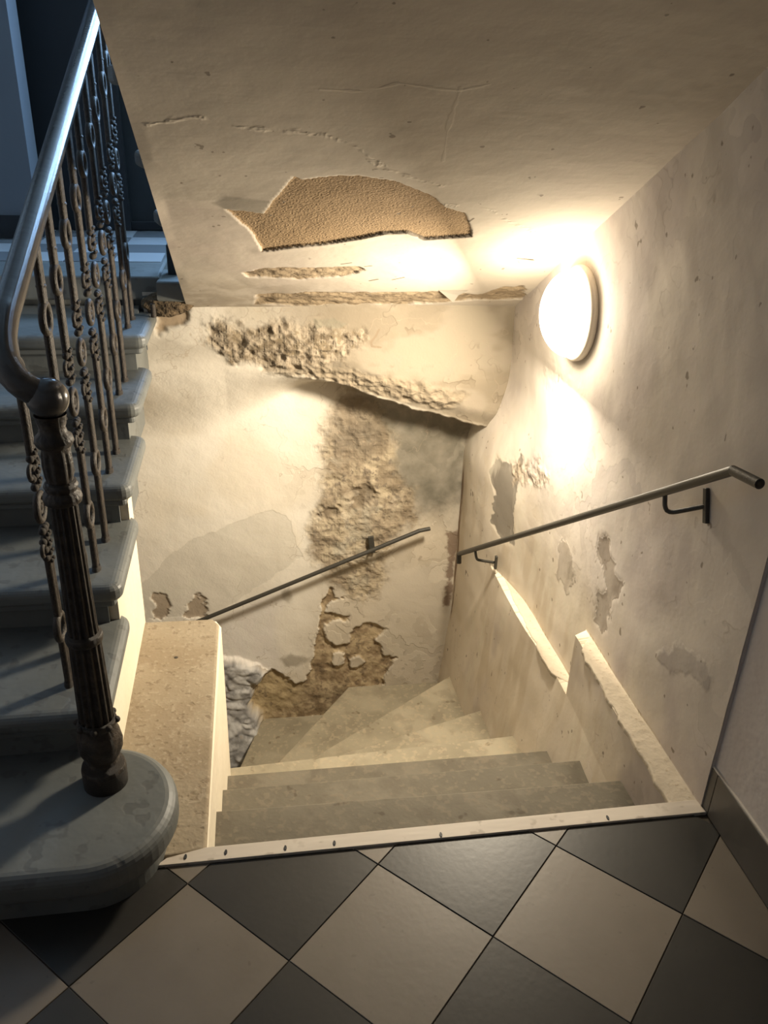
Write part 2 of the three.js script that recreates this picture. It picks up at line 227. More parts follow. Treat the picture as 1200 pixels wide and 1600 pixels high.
    if (m.e > 0) { const p = fbm(u * 14 + 3, v * 14, 5), q = fbm(u * 46, v * 46, 4); let ec = mix([0.22, 0.168, 0.107], [0.42, 0.345, 0.235], ss(0.3, 0.65, p)); ec = mix(ec, [0.13, 0.10, 0.07], ss(0.60, 0.72, q) * 0.8); ec = mix(ec, [0.13, 0.10, 0.066], 0.95 * ss(0.24, 0.08, Math.hypot((u - 0.5) * 1.1, v - 0.27)) * (0.4 + n2)); ec = mix(ec, [0.20, 0.15, 0.095], 0.5 * ss(0.52, 0.66, fbm(u * 9 + 11, v * 9, 4))); ec = mix(ec, [0.30, 0.28, 0.22], ss(0.55, 0.7, fbm(u * 7, v * 7 + 30, 4)) * 0.6); c = mix(c, ec, m.e * 0.9); h += m.e * ((ridge(u * 34, v * 34, 3) - 0.5) * 0.8); }
    if (m.holes > 0) { c = mix(c, [0.15, 0.115, 0.075], m.holes * 0.85); h -= m.holes * 0.3; }
    if (m.brown > 0) { c = mix(c, [0.36, 0.28, 0.20], m.brown * 0.85); h -= m.brown * 0.3 - m.brown * 0.3 * n2; }
    if (m.b > 0) { const q = fbm(u * 30, v * 30, 5); let bc = mix([0.27, 0.195, 0.115], [0.46, 0.36, 0.225], ss(0.3, 0.7, q)); bc = mix(bc, [0.50, 0.39, 0.22], ss(0.08, -0.06, Math.hypot((u - 0.02) * 0.8, v + 1.33) - 0.13) * 0.7); bc = mix(bc, [0.12, 0.085, 0.055], ss(0.6, 0.76, fbm(u * 34, v * 34, 4)) * 0.6); c = mix(c, bc, m.b); h += m.b * (q - 0.5) * 0.9 - m.b * 0.2; }
    if (m.s > 0) { const q = fbm(u * 26, v * 26, 5); c = mix(c, mix([0.27, 0.262, 0.255], [0.56, 0.55, 0.535], ss(0.3, 0.7, q)), m.s); h += m.s * (q - 0.5) * 0.5; }
    { const a = ss(0.0, 0.4, u) * (1 - beam) * (1 - m.b) * (1 - 0.75 * shadeAmt) * ss(0.30, 0.55, fbm(u * 4 + 70, v * 4, 4)), F = flakes(u, v, 3.4, 23); c = mix(c, F[1] > 0 ? [0.60, 0.53, 0.42] : [0.32, 0.262, 0.185], Math.abs(F[1]) * 0.5 * a); h += (F[0] - 0.5) * 0.4 * a; c = mix(c, [0.22, 0.165, 0.11], F[2] * 0.4 * a * ss(0.45, 0.7, fbm(u * 9, v * 9 + 50, 3)));
      const b2 = beam * ss(0.42, 0.6, fbm(u * 5 + 20, v * 8, 4)), F2 = flakes(u, v, 3.0, 47); c = mix(c, F2[1] > 0 ? [0.30, 0.25, 0.18] : [0.16, 0.125, 0.08], Math.abs(F2[1]) * 0.45 * b2); h += (F2[0] - 0.5) * 0.4 * b2; c = mix(c, [0.12, 0.09, 0.06], F2[2] * 0.4 * b2); }
    for (const s of stains) c = mix(c, [0.27, 0.23, 0.17], 0.65 * ss(-0.02, 0.015, s(u, v) + jag(u, v)));
    c = mix(c, [0.15, 0.09, 0.055], 0.8 * ss(-0.012, 0.01, crack(u, v) + jag(u, v, 40) * 0.8));
    if (m.r > 0) { const q = fbm(u * 40 + 2, v * 40, 4); let rc = mix([0.15, 0.115, 0.075], [0.29, 0.24, 0.175], ss(0.3, 0.6, q)); rc = mix(rc, [0.17, 0.13, 0.08], ss(0.6, 0.7, fbm(u * 32, v * 32 + 9, 4)) * 0.8); c = mix(c, rc, m.r); h += m.r * (ridge(u * 44, v * 44, 3) - 0.5); }
    if (m.l > 0) { c = mix(c, mix([0.17, 0.135, 0.09], [0.29, 0.235, 0.165], fbm(u * 30, v * 40, 4)), m.l * 0.85); h += m.l * (ridge(u * 36, v * 50, 3) - 0.5) * 0.8; }
    if (m.bl > 0) c = mix(c, [0.25, 0.17, 0.09], m.bl * 0.8);
    c = mix(c, [0.20, 0.178, 0.13], 0.8 * ss(-0.006, 0.006, greyP(u, v) + jag(u, v) * 0.6));
    c = mix(c, [0.2, 0.15, 0.1], 0.8 * ss(0.005, 0.002, beamCrack(u, v) + jag(u, v) * 0.15));
    const hair = Math.abs(fbm(u * 5 + 40, v * 5, 5) - 0.5); c = mix(c, [0.36, 0.28, 0.2], 0.45 * ss(0.006, 0.001, hair) * ss(0.45, 0.6, fbm(u * 3, v * 3 + 60, 2))); 
    return [c, h];
  });
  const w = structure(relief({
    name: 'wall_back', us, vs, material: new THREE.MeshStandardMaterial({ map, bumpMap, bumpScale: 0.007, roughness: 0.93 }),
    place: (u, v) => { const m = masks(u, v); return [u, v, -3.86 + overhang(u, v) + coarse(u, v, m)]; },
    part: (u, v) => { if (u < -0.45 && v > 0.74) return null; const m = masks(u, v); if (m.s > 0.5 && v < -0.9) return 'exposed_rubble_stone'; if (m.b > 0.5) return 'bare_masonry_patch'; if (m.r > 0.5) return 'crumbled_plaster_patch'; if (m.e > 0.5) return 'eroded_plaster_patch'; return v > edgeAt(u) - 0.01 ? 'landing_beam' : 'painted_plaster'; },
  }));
  mesh('masonry', box(-1.9, 1.36, -2.2, 0.95, -4.1, -3.93), M.cream, w);
}
// ---- right wall of the cellar stair: two ledges, peeling paint
const ledge = (z, y) => {
  const near = ss(-2.415, -2.395, z), low = 0.07 + 0.095 * Math.max(0, -0.27 - y);
  let t = lerp(y < -0.27 ? low : 0, y < 0 ? low : 0, near) - (y < (z > -2.405 ? 0 : -0.27) ? 0.022 * ss(-1.95, -2.4, z) * ss(-2.95, -2.5, z) : 0);
  const far = ss(-2.95, -3.75, z) * ss(0.62, 0.12, y) * 0.122; return Math.max(t, far);
};
{
  const strip = region([[-3.571, 0.272], [-3.501, 0.257], [-3.366, 0.312], [-3.363, 0.36], [-3.322, 0.352], [-3.329, 0.233], [-3.337, 0.142], [-3.327, 0.055], [-3.299, -0.055], [-3.361, -0.087], [-3.452, -0.075], [-3.529, -0.05], [-3.505, 0.014], [-3.511, 0.097], [-3.584, 0.18]].map(([a, b]) => [a * 0.985 - 0.02 + 0.06, b]));
  const rub = region([[-3.336, 0.284], [-3.153, 0.369], [-3.09, 0.436], [-3.039, 0.408], [-2.951, 0.389], [-3.043, 0.304], [-3.282, 0.212]]);
  const p2 = region([[-2.712, 0.234], [-2.665, 0.223], [-2.626, 0.194], [-2.587, 0.143], [-2.636, 0.027], [-2.742, 0.052], [-2.757, 0.135], [-2.76, 0.183]]);
  const p3 = region([[-2.405, 0.383], [-2.351, 0.407], [-2.327, 0.373], [-2.289, 0.361], [-2.281, 0.311], [-2.196, 0.339], [-2.192, 0.29], [-2.253, 0.239], [-2.25, 0.174], [-2.285, 0.071], [-2.366, 0.077], [-2.372, 0.189], [-2.314, 0.235], [-2.357, 0.29], [-2.425, 0.295], [-2.433, 0.348]]);
  const grey = region([[-1.901, 0.252], [-1.84, 0.341], [-1.763, 0.382], [-1.71, 0.369], [-1.679, 0.406], [-1.631, 0.373], [-1.637, 0.338], [-1.703, 0.324], [-1.827, 0.246]]);
  const blis = region([[-3.177, 0.791], [-2.935, 0.856], [-2.79, 0.83], [-2.77, 0.689], [-2.854, 0.579], [-3.021, 0.625], [-3.127, 0.698]]);
  const jag = (u, v, s = 26) => (fbm(u * s, v * s, 4) - 0.5) * 0.05;
  const Z0 = -4.05, Z1 = -1.545, Y0 = -1.95, Y1 = 2.35;
  const us = withRows(range(Z0, Z1, 250), [-2.416, -2.394]), vs = withRows(range(Y0, Y1, 380), [-0.003, 0.001, -0.273, -0.269]);
  const [map, bumpMap] = paint(1024, 1700, Z0, Z1, Y0, Y1, (u, v) => {
    const n1 = fbm(u * 2.4 + 7, v * 2.4, 5), n2 = fbm(u * 14, v * 14, 5), n3 = fbm(u * 80, v * 80, 3), t = ledge(u, v);
    let c = mix([0.52, 0.47, 0.41], [0.65, 0.592, 0.525], n1), h = 0.5 + (n2 - 0.5) * 0.2 + (n3 - 0.5) * 0.1;
    c = mix(c, [0.47, 0.425, 0.405], ss(0.5, 0.68, fbm(u * 1.7, v * 1.7 + 20, 4)) * 0.55);
    const low = ss(0.35, -0.25, v - (u + 2.2) * -0.2);                                     // the cream lower part
    c = mix(c, mix([0.62, 0.545, 0.44], [0.80, 0.71, 0.575], fbm(u * 6, v * 2.2, 5)), low * 0.95);
    c = mix(c, [0.52, 0.43, 0.31], low * ss(0.5, 0.66, fbm(u * 9 + 30, v * 2.4, 4)) * 0.5);
    const onLedge = Math.max((v < 0.014 && v > -0.006 && u > -2.38) ? 1 : 0, (v < -0.256 && v > -0.276 && u < -2.39 && u > -3.42) ? 1 : 0);
    if (onLedge) { c = mix([0.58, 0.50, 0.38], [0.74, 0.66, 0.53], n2); c = mix(c, [0.28, 0.22, 0.14], ss(0.6, 0.7, fbm(u * 40, v * 40 + u * 70, 3)) * 0.6); }
    const foot = ss(-0.02, -0.12, v + 0.03 * (fbm(u * 20, 2, 2) - 0.5)) * ss(-1.95, -1.7, u); c = mix(c, [0.30, 0.26, 0.20], foot * 0.75 * ss(0.35, 0.6, fbm(u * 12, v * 5, 4)));
    const j = jag(u, v), g = (f, col, a, w = 0.004, s = 1) => { const m = ss(-w, w, f(u, v) + j * s); if (m > 0) { c = mix(c, mix(col.map((x) => x * 0.85), col.map((x) => x * 1.15), n2), m * a); h -= m * 0.28; } return m; };
    g(strip, [0.205, 0.18, 0.145], 0.9, 0.005, 0.9); const r = g(rub, [0.42, 0.34, 0.25], 0.7, 0.015, 1.4); h += r * (ridge(u * 40, v * 40, 3) - 0.4) * 0.9; c = mix(c, [0.2, 0.15, 0.1], r * ss(0.62, 0.7, fbm(u * 45, v * 45, 3)));
    g(p2, [0.30, 0.25, 0.195], 0.75, 0.008, 1.5); g(p3, [0.27, 0.225, 0.18], 0.9, 0.004, 1.3); g(grey, [0.36, 0.325, 0.30], 0.6, 0.012, 1.2);
    { const F = flakes(u, v, 2.6, 61), a = ss(0.36, 0.56, fbm(u * 3.3 + 90, v * 3.3, 4)); c = mix(c, F[1] > 0 ? [0.70, 0.635, 0.56] : [0.37, 0.325, 0.29], Math.abs(F[1]) * 0.42 * a); h += (F[0] - 0.5) * 0.2 * a; c = mix(c, [0.26, 0.2, 0.15], F[2] * 0.3 * a * ss(0.5, 0.7, fbm(u * 8, v * 8 + 50, 3))); c = mix(c, [0.40, 0.345, 0.335], ss(0.52, 0.72, fbm(u * 2.9 + 12, v * 2.1 + 70, 5)) * 0.5); c = mix(c, [0.70, 0.64, 0.52], low * ss(0.55, 0.72, fbm(u * 13 + 5, v * 3.1 + 9, 5)) * 0.6); }
    const b = ss(-0.06, 0.02, blis(u, v) + j); h += b * (ridge(u * 26, v * 22, 3) - 0.5) * 0.7;
    const far = ss(-3.35, -3.9, u) * ss(0.2, -0.2, v); c = mix(c, [0.62, 0.54, 0.42], far * 0.5);
    const edge = ss(-3.78, -3.84, u) * ss(0.1, 0.0, v) * ss(-0.9, -0.8, v); c = mix(c, [0.2, 0.12, 0.07], edge * ss(0.4, 0.6, fbm(u * 30, v * 8, 4)) * 0.9);
    c = mix(c, [0.16, 0.12, 0.08], ss(0.835, 0.86, fbm(u * 34 + 60, v * 24 + 11, 3)) * 0.7);
    return [c, h];
  });
  const w = structure(relief({
    name: 'wall_stair', us, vs, flip: true, material: new THREE.MeshStandardMaterial({ map, bumpMap, bumpScale: 0.0032, roughness: 0.9 }),
    place: (u, v) => {
      const t = ledge(u, v), e = ss(0.02, 0.0, Math.abs(v)) , rough = (fbm(u * 3, v * 3, 3) - 0.5) * 0.014 * ss(Z1, Z1 - 0.2, u) + (fbm(u * 9, v * 9, 3) - 0.5) * 0.003;
      const m = Math.max(ss(-0.005, 0.005, strip(u, v)), ss(-0.005, 0.005, p3(u, v) + jag(u, v) * 1.3)), r = ss(-0.02, 0.02, rub(u, v) + jag(u, v));
      return [1.18 - t - rough + m * 0.003 - r * (ridge(u * 40, v * 34, 3) - 0.55) * 0.014, v, u];
    },
    part: (u, v) => strip(u, v) > 0 ? 'bare_plaster_strip' : rub(u, v) > 0 ? 'crumbled_plaster_patch' : p3(u, v) + jag(u, v) * 1.3 > 0 || p2(u, v) + jag(u, v) * 1.5 > 0 ? 'peeled_paint_patch' : v < -0.001 && ledge(u, v) > 0.05 ? 'lower_ledge' : 'painted_plaster',
  }));
  mesh('plaster_edge', metres(box(1.182, 1.2, -0.02, 2.35, -1.60, -1.5455)), M.hallWall, w);
  const capM = stock(512, 0.6, (u, v) => { const n = fbm(u * 14, v * 14, 5), q = fbm(u * 60, v * 60, 3); let c = mix([0.44, 0.38, 0.29], [0.60, 0.525, 0.415], n); c = mix(c, [0.36, 0.29, 0.2], ss(0.68, 0.8, q) * 0.55); return [c, 0.5 + (q - 0.5) * 0.9]; }, { roughness: 0.95, bumpScale: 0.004 });
  for (const [za, zb, y, wa, wb] of [[-1.572, -2.40, 0.003, 1.107, 1.13], [-2.43, -3.42, -0.268, 1.122, 1.15]]) {
    const o = []; for (let k = 0; k <= 40; k++) { const f = k / 40, z = lerp(za, zb, f); o.push([Math.min(1.186, lerp(wa, wb, f * f) + (fbm(z * 26, y, 4) - 0.5) * 0.022 + 0.07 * ss(0.86, 1.0, f) + (y < -0.1 ? 0.05 * ss(0.12, 0, f) : 0)), z]); } o.push([1.19, zb], [1.19, za]); o.reverse();
    mesh('ledge_cap', metres(plate(o, y, 0.02, 0.005, 2), 0.6), capM, w);
  }
  mesh('masonry', box(1.215, 1.36, -2.2, 3.75, -5.1, -1.54), M.cream, w);
}
// ---- sloping plaster soffit under the upper flight
const SLOPE = 0.54, SL = Math.hypot(1, SLOPE);
const soffitY = (z) => 0.95 + SLOPE * (z + 3.6);
{
  const bare = region([[-0.064, 0.983], [0.053, 0.952], [0.076, 1.047], [0.103, 1.117], [0.136, 1.23], [0.16, 1.206], [0.208, 1.23], [0.315, 1.251], [0.416, 1.223], [0.48, 1.179], [0.567, 1.106], [0.617, 1.035], [0.688, 0.998], [0.735, 0.881], [0.757, 0.807], [0.602, 0.76], [0.534, 0.817], [0.455, 0.804], [0.373, 0.753], [0.246, 0.701], [0.186, 0.688], [0.048, 0.633], [0.022, 0.773]]);
  const strip = region([[-0.028, 0.398], [0.072, 0.458], [0.408, 0.464], [0.439, 0.427], [0.369, 0.365], [0.197, 0.324], [0, 0.352]]);
  const band = region([[0.023, 0.115], [0.284, 0.159], [0.624, 0.161], [0.82, 0.18], [0.964, 0.126], [1.04, 0.25], [1.117, 0.26], [1.19, 0.081], [0.941, 0.055], [0.673, -0.02], [0.298, -0.03], [0.023, -0.014]]);
  const stain = region([[-0.104, 1.03], [-0.057, 1.073], [0.074, 1.056], [0.053, 0.952], [-0.066, 0.988]]);
  const ridges = [polylineDist([[-0.239, 1.5], [-0.106, 1.548], [-0.048, 1.512], [0.061, 1.497], [0.19, 1.472], [0.276, 1.433], [0.38, 1.302], [0.461, 1.255], [0.567, 1.196]]), polylineDist([[0.617, 1.06], [0.746, 1.041], [0.861, 0.941], [0.965, 0.86]])];
  const seams = [polylineDist([[0.499, 1.708], [0.509, 1.531], [0.535, 1.357]]), polylineDist([[0.175, 1.685], [0.279, 1.68], [0.35, 1.716], [0.495, 1.695], [0.562, 1.726]])];
  const lipLine = polylineDist([[0.757, 0.807], [0.602, 0.76], [0.534, 0.817], [0.455, 0.804], [0.373, 0.753], [0.246, 0.701], [0.186, 0.688], [0.048, 0.633]]);
  const flakes = [polylineDist([[0.34, 0.50], [0.375, 0.515]]), polylineDist([[0.43, 0.475], [0.455, 0.485]]), polylineDist([[0.56, 0.33], [0.6, 0.36]]), polylineDist([[0.47, 0.31], [0.5, 0.33]]), polylineDist([[0.745, 0.86], [0.757, 0.807]]), polylineDist([[0.715, 0.93], [0.725, 0.96]])];
  const V1 = 4.6, jag = (u, v, s = 24) => (fbm(u * s, v * s, 4) - 0.5) * 0.03;
  const bm = (u, v) => ss(-0.002, 0.002, bare(u, v) + jag(u, v) * 0.35);
  const sm = (u, v) => Math.max(ss(-0.004, 0.004, strip(u, v) + jag(u, v) * 0.8), ss(-0.008, 0.008, band(u, v) + jag(u, v) * 1.3));
  const col = (u, v) => {
    const n1 = fbm(u * 2.3, v * 2.3 + 4, 5), n2 = fbm(u * 14, v * 14, 5), n3 = fbm(u * 70, v * 70, 3), grain = fbm(u * 210, v * 210, 2);
    let c = mix([0.415, 0.365, 0.302], [0.515, 0.457, 0.38], n1), h = 0.5 + (n2 - 0.5) * 0.16 + (n3 - 0.5) * 0.09;
    c = mix(c, [0.42, 0.352, 0.30], ss(0.5, 0.7, fbm(u * 1.4 + 11, v * 1.4, 4)) * 0.5); c = mix(c, [0.45, 0.41, 0.33], ss(0.5, 0.7, fbm(u * 1.8 + 31, v * 1.8, 4)) * 0.4);
    h += (fbm(u * 3, v * 60, 3) - 0.5) * 0.06;
    c = mix(c, [0.27, 0.238, 0.188], 0.5 * ss(0.24, -0.02, Math.abs(v - 1.05) + Math.max(0, Math.abs(u - 0.15) - 0.32)) * ss(0.3, 0.55, fbm(u * 5, v * 5, 4)));
    c = mix(c, [0.22, 0.195, 0.155], 0.7 * ss(-0.01, 0.008, stain(u, v) + jag(u, v) * 0.5)); c = mix(c, [0.26, 0.215, 0.155], 0.55 * ss(0.42, 0.1, v) * ss(0.6, 0.2, u) * ss(0.3, 0.6, n2));
    const b = bm(u, v), s = sm(u, v);
    if (b > 0) { c = mix(c, mix(mix([0.23, 0.152, 0.077], [0.29, 0.20, 0.11], n2), [0.14, 0.09, 0.045], ss(0.62, 0.78, grain) * 0.55), b); h = lerp(h, 0.32 + (grain - 0.5) * 0.55, b); }
    if (s > 0) { c = mix(c, mix([0.20, 0.142, 0.08], [0.30, 0.228, 0.14], n2), s * 0.9); c = mix(c, [0.12, 0.085, 0.05], s * ss(0.6, 0.72, fbm(u * 22, v * 60, 4)) * 0.8); h = lerp(h, 0.35 + (n3 - 0.5) * 0.8, s); }
    const jj = jag(u, v) * 0.6;
    for (const f of ridges) { const d = f(u, v) + jj * 2.2; h += ss(0.016, 0, d) * (ridge(u * 40, v * 40, 2) - 0.45) * 1.1 * ss(0.34, 0.52, fbm(u * 16 + 3, v * 16, 3)); }
    c = mix(c, [0.06, 0.045, 0.03], 0.8 * ss(0.0045, 0.0015, Math.abs(lipLine(u, v) + jag(u, v) * 0.12 - 0.002)) * (0.4 + 0.6 * ss(0.35, 0.5, fbm(u * 9, 4, 2))));
    for (const f of seams) h += ss(0.006, 0, f(u, v) + jj) * 0.14;
    for (const f of flakes) c = mix(c, [0.10, 0.075, 0.05], ss(0.006, 0.002, f(u, v) + jj * 0.2) * 0.9);
    c = mix(c, [0.15, 0.12, 0.09], ss(0.84, 0.86, fbm(u * 27 + 60, v * 27 + 11, 3)) * 0.7);
    return [c, h];
  };
  const [map, bumpMap] = paint(1024, 1700, -0.27, 1.2, -0.06, 2.5, (u, v) => col(u, v));
  const us = range(-0.27, 1.2, 210), vs = [...range(-0.06, 2.5, 360), 3.1, 3.8, V1];
  const place = (u, v) => {
    const z = -3.6 + v / SL, y = 0.95 + (SLOPE * v) / SL, edge = Math.min(1, (u + 0.27) / 0.03);
    let h = (fbm(u * 2.2, v * 2.2, 3) - 0.5) * 0.016 + (fbm(u * 12, v * 12, 3) - 0.5) * 0.003 - bm(u, v) * 0.007 - sm(u, v) * (0.008 - (fbm(u * 18, v * 40, 3) - 0.5) * 0.02);
    const q = lipLine(u, v); h += ss(0.05, 0, q) * (1 - bm(u, v)) * 0.003;               // paint flap standing off under the bare patch
    h *= edge; return [u, y - h / SL, z + (h * SLOPE) / SL];
  };
  const w = structure(relief({ name: 'ceiling', us, vs, flip: false, uv: [-0.27, 1.2, -0.06, 2.5], place, material: new THREE.MeshStandardMaterial({ map, bumpMap, bumpScale: 0.0045, roughness: 0.92 }), part: (u, v) => bm(u, v) > 0.5 ? 'bare_plaster_patch' : sm(u, v) > 0.5 ? 'crumbled_plaster_strip' : 'painted_plaster', labels: {} }));
  // two loose paint flakes hanging off the soffit beside the lamp
  const flakeM = new THREE.MeshStandardMaterial({ color: new THREE.Color(0.26, 0.235, 0.195), roughness: 0.9 });
  for (const pts of [[[0.985, 1.232, -3.075], [1.06, 1.222, -3.085], [1.055, 1.192, -3.11], [1.02, 1.195, -3.105]], [[0.775, 1.045, -3.42], [0.90, 1.045, -3.42], [0.865, 1.02, -3.445], [0.852, 0.985, -3.47], [0.835, 1.01, -3.455]]]) {
    const g = new THREE.BufferGeometry(), v = [], id = [], n = pts.length; for (const o of [0, -0.004]) for (const q of pts) v.push(q[0], q[1] + o * 0.5, q[2] - o); for (let a = 1; a < n - 1; a++) id.push(0, a, a + 1, n, n + a + 1, n + a); for (let a = 0; a < n; a++) { const b = (a + 1) % n; id.push(a, n + a, b, b, n + a, n + b); }
    g.setAttribute('position', new THREE.Float32BufferAttribute(v, 3)); g.setIndex(id); mesh('paint_flake', (() => { const f = g.toNonIndexed(); f.computeVertexNormals(); return f; })(), flakeM, w);
  }
}
// ---- rest of the hall, out of the picture: closed room with a stairwell window
{
  const w = structure(group('wall_left')); mesh('plaster', box(-2.06, -1.9, -2.2, 3.75, -5.2, 2.3), M.hallWall, w);
  const e = structure(group('wall_entrance')); mesh('plaster', box(-2.06, 1.36, -0.1, 3.75, 2.15, 2.3), M.hallWall, e);
  const c = structure(group('ceiling')); c.name = 'ceiling_001'; mesh('plaster', box(-2.06, 1.36, 3.7, 3.85, -5.2, 2.3), M.white, c);
  const b = structure(group('wall_landing'));                                                      // wall behind the landing, window opening x -0.1..0.95
  mesh('plaster', merge([box(-2.06, -0.12, 0.9, 3.75, -5.2, -5.02), box(0.98, 1.36, 0.9, 3.75, -5.2, -5.02), box(-0.12, 0.98, 0.9, 1.95, -5.2, -5.02), box(-0.12, 0.98, 3.55, 3.75, -5.2, -5.02)]), new THREE.MeshStandardMaterial({ color: new THREE.Color(0.02, 0.023, 0.026), roughness: 0.75 }), b);
  mesh('baseboard', box(-1.9, -0.05, 1.058, 1.105, -5.02, -5.0, 0.004), M.dark, b);
  const win = structure(group('window_1'));
  mesh('pane', box(-0.12, 0.98, 1.95, 3.55, -5.13, -5.12), new THREE.MeshStandardMaterial({ color: 0x223344, roughness: 0.4, emissive: new THREE.Color(0.42, 0.66, 1), emissiveIntensity: 0.9 }), win);
  for (const x of [-0.12, 0.41, 0.94]) mesh('window_frame', box(x, x + 0.04, 1.95, 3.55, -5.12, -5.07), M.white, win);
  const L = new THREE.RectAreaLight(new THREE.Color(...WINDOW.color), WINDOW.intensity, 1.05, 1.55); L.position.set(0.43, 2.75, -5.05); L.lookAt(-0.1, 1.6, 0); L.rotation.set(0, Math.PI, 0); scene.add(L);
  const f = structure(group('floor_cellar')); mesh('slab', box(-2.06, 1.36, -2.25, -2.1, -5.2, -1.4), M.grout, f);
  const d = structure(group('door_1'));
  mesh('door_leaf', box(-1.12, -0.70, 1.06, 3.0, -5.02, -4.985), M.dark, d); mesh('door_frame', box(-0.70, -0.64, 1.06, 3.05, -5.02, -4.97), M.dark, d);
  const p = structure(group('wall_pier')); mesh('plaster', box(-1.9, -1.055, 1.16, 3.7, -4.85, -4.65), M.pier, p); mesh('baseboard', box(-1.9, -1.05, 1.055, 1.17, -4.85, -4.635), M.dark, p);
}

// ================================================================= THINGS
// ---- round opal wall lamp
{
  const t = thing('wall_lamp', 'glowing round white opal lamp high on the right stair wall, under the sloping ceiling', 'lamp'); t.position.set(1.18, 1.07, -2.87);
  const q = (g) => { g.rotateZ(Math.PI / 2); return g; };
  const V = (a) => a.map(([r, h]) => new THREE.Vector2(r, h));
  mesh('back_plate', q(new THREE.LatheGeometry(V([[0, -0.004], [0.165, -0.004], [0.17, 0.004], [0.17, 0.022], [0.163, 0.028], [0.155, 0.028]]), 48)), new THREE.MeshStandardMaterial({ color: new THREE.Color(0.75, 0.68, 0.58), roughness: 0.4 }), t);
  const dome = []; for (let i = 0; i <= 14; i++) { const a = (i / 14) * Math.PI / 2; dome.push([0.158 * Math.cos(a), 0.028 + 0.115 * Math.sin(a)]); } dome[14][0] = 0;
  mesh('glass_shade', q(new THREE.LatheGeometry(V(dome), 48)), new THREE.MeshStandardMaterial({ color: new THREE.Color(0.9, 0.87, 0.8), roughness: 0.3, emissive: new THREE.Color(1, 0.86, 0.62), emissiveIntensity: 7 }), t);
const L = new THREE.RectAreaLight(new THREE.Color(...LAMP.color), LAMP.intensity, LAMP.size, LAMP.size); L.position.set(...LAMP.at); L.lookAt(LAMP.at[0] - 1, LAMP.at[1] - 0.9, LAMP.at[2]);
  const I = new THREE.PointLight(new THREE.Color(...LAMP.color), LAMP.inner); I.position.set(1.075, 1.07, -2.87); I.castShadow = true; I.shadow.radius = 2.5; scene.add(I); scene.add(L);
}
// ---- wall handrails
{
  const railThing = (name, label, pts, r) => { const t = thing(name, label, 'handrail', 'iron handrails of the cellar stairs'); t.position.set(...pts[0]); return t; };
  const off = (o, g) => { g.translate(-o.position.x, -o.position.y, -o.position.z); return g; };
  {
    const t = railThing('wall_handrail', 'straight iron handrail with a bent open end on the right wall below the lamp', [[1.1, 0.9, -1.8]]);
    mesh('rail', off(t, merge([rod([1.1, 0.996, -1.528], [1.1, 0.982, -1.636], 0.0125, 14), ball([1.1, 0.982, -1.636], 0.0125), rod([1.1, 0.982, -1.636], [1.02, -0.35, -3.655], 0.0125, 14), ball([1.02, -0.35, -3.655], 0.0125), rod([1.02, -0.35, -3.655], [1.02, -0.40, -3.645], 0.0125, 14)])), M.bar, t);
    const end = new THREE.CylinderGeometry(0.0085, 0.0085, 0.002, 14); end.rotateX(Math.PI / 2); end.translate(1.1, 0.9961, -1.5268); mesh('open_end', off(t, end), M.grout, t);
    for (const [a, b, c, pa, pb] of [[[1.1, 0.795, -1.912], [1.105, 0.752, -1.893], [1.176, 0.797, -1.825], [1.172, 0.832, -1.857], [1.172, 0.757, -1.793]], [[1.03, -0.19, -3.412], [1.032, -0.223, -3.37], [1.095, -0.205, -3.30], [1.13, -0.17, -3.31], [1.13, -0.245, -3.295]]]) {
      const mid = [(b[0] * 0.8 + c[0] * 0.2), b[1] * 0.94 + c[1] * 0.06, b[2] * 0.8 + c[2] * 0.2];
      const k = mesh('bracket', off(t, sweep([a, [a[0], lerp(a[1], b[1], 0.7), lerp(a[2], b[2], 0.55)], b, mid, c], 0.0068, 20, 8)), M.bar, t);
      if (pa[1] > 0) { const g = new RoundedBoxGeometry(0.012, 0.095, 0.018, 2, 0.003); g.rotateX(-0.35); g.translate(1.174, 0.797, -1.826); mesh('wall_plate', off(t, g), M.bar, k); }
      else { const g = new RoundedBoxGeometry(0.012, 0.07, 0.016, 2, 0.003); g.translate(1.104, -0.205, -3.30); mesh('wall_plate', off(t, g), M.bar, k); }
    }
  }
  {
    const t = railThing('wall_handrail_001', 'thinner iron handrail sloping down to the left on the crumbling back wall', [[0.3, -0.5, -3.78]]);
    mesh('rail', off(t, merge([rod([0.887, -0.266, -3.79], [0.829, -0.268, -3.775], 0.011, 12), ball([0.829, -0.268, -3.775], 0.011), rod([0.829, -0.268, -3.775], [-0.62, -0.87, -3.775], 0.011, 12)])), M.bar, t);
    const k = mesh('bracket', off(t, merge([rod([0.580, -0.366, -3.775], [0.585, -0.40, -3.80], 0.006, 8), rod([0.585, -0.40, -3.80], [0.588, -0.39, -3.865], 0.006, 8)])), M.bar, t);
    const g = new RoundedBoxGeometry(0.03, 0.10, 0.012, 2, 0.003); g.rotateZ(0.12); g.translate(0.588, -0.375, -3.843); mesh('wall_plate', off(t, g), M.bar, k);
  }
}
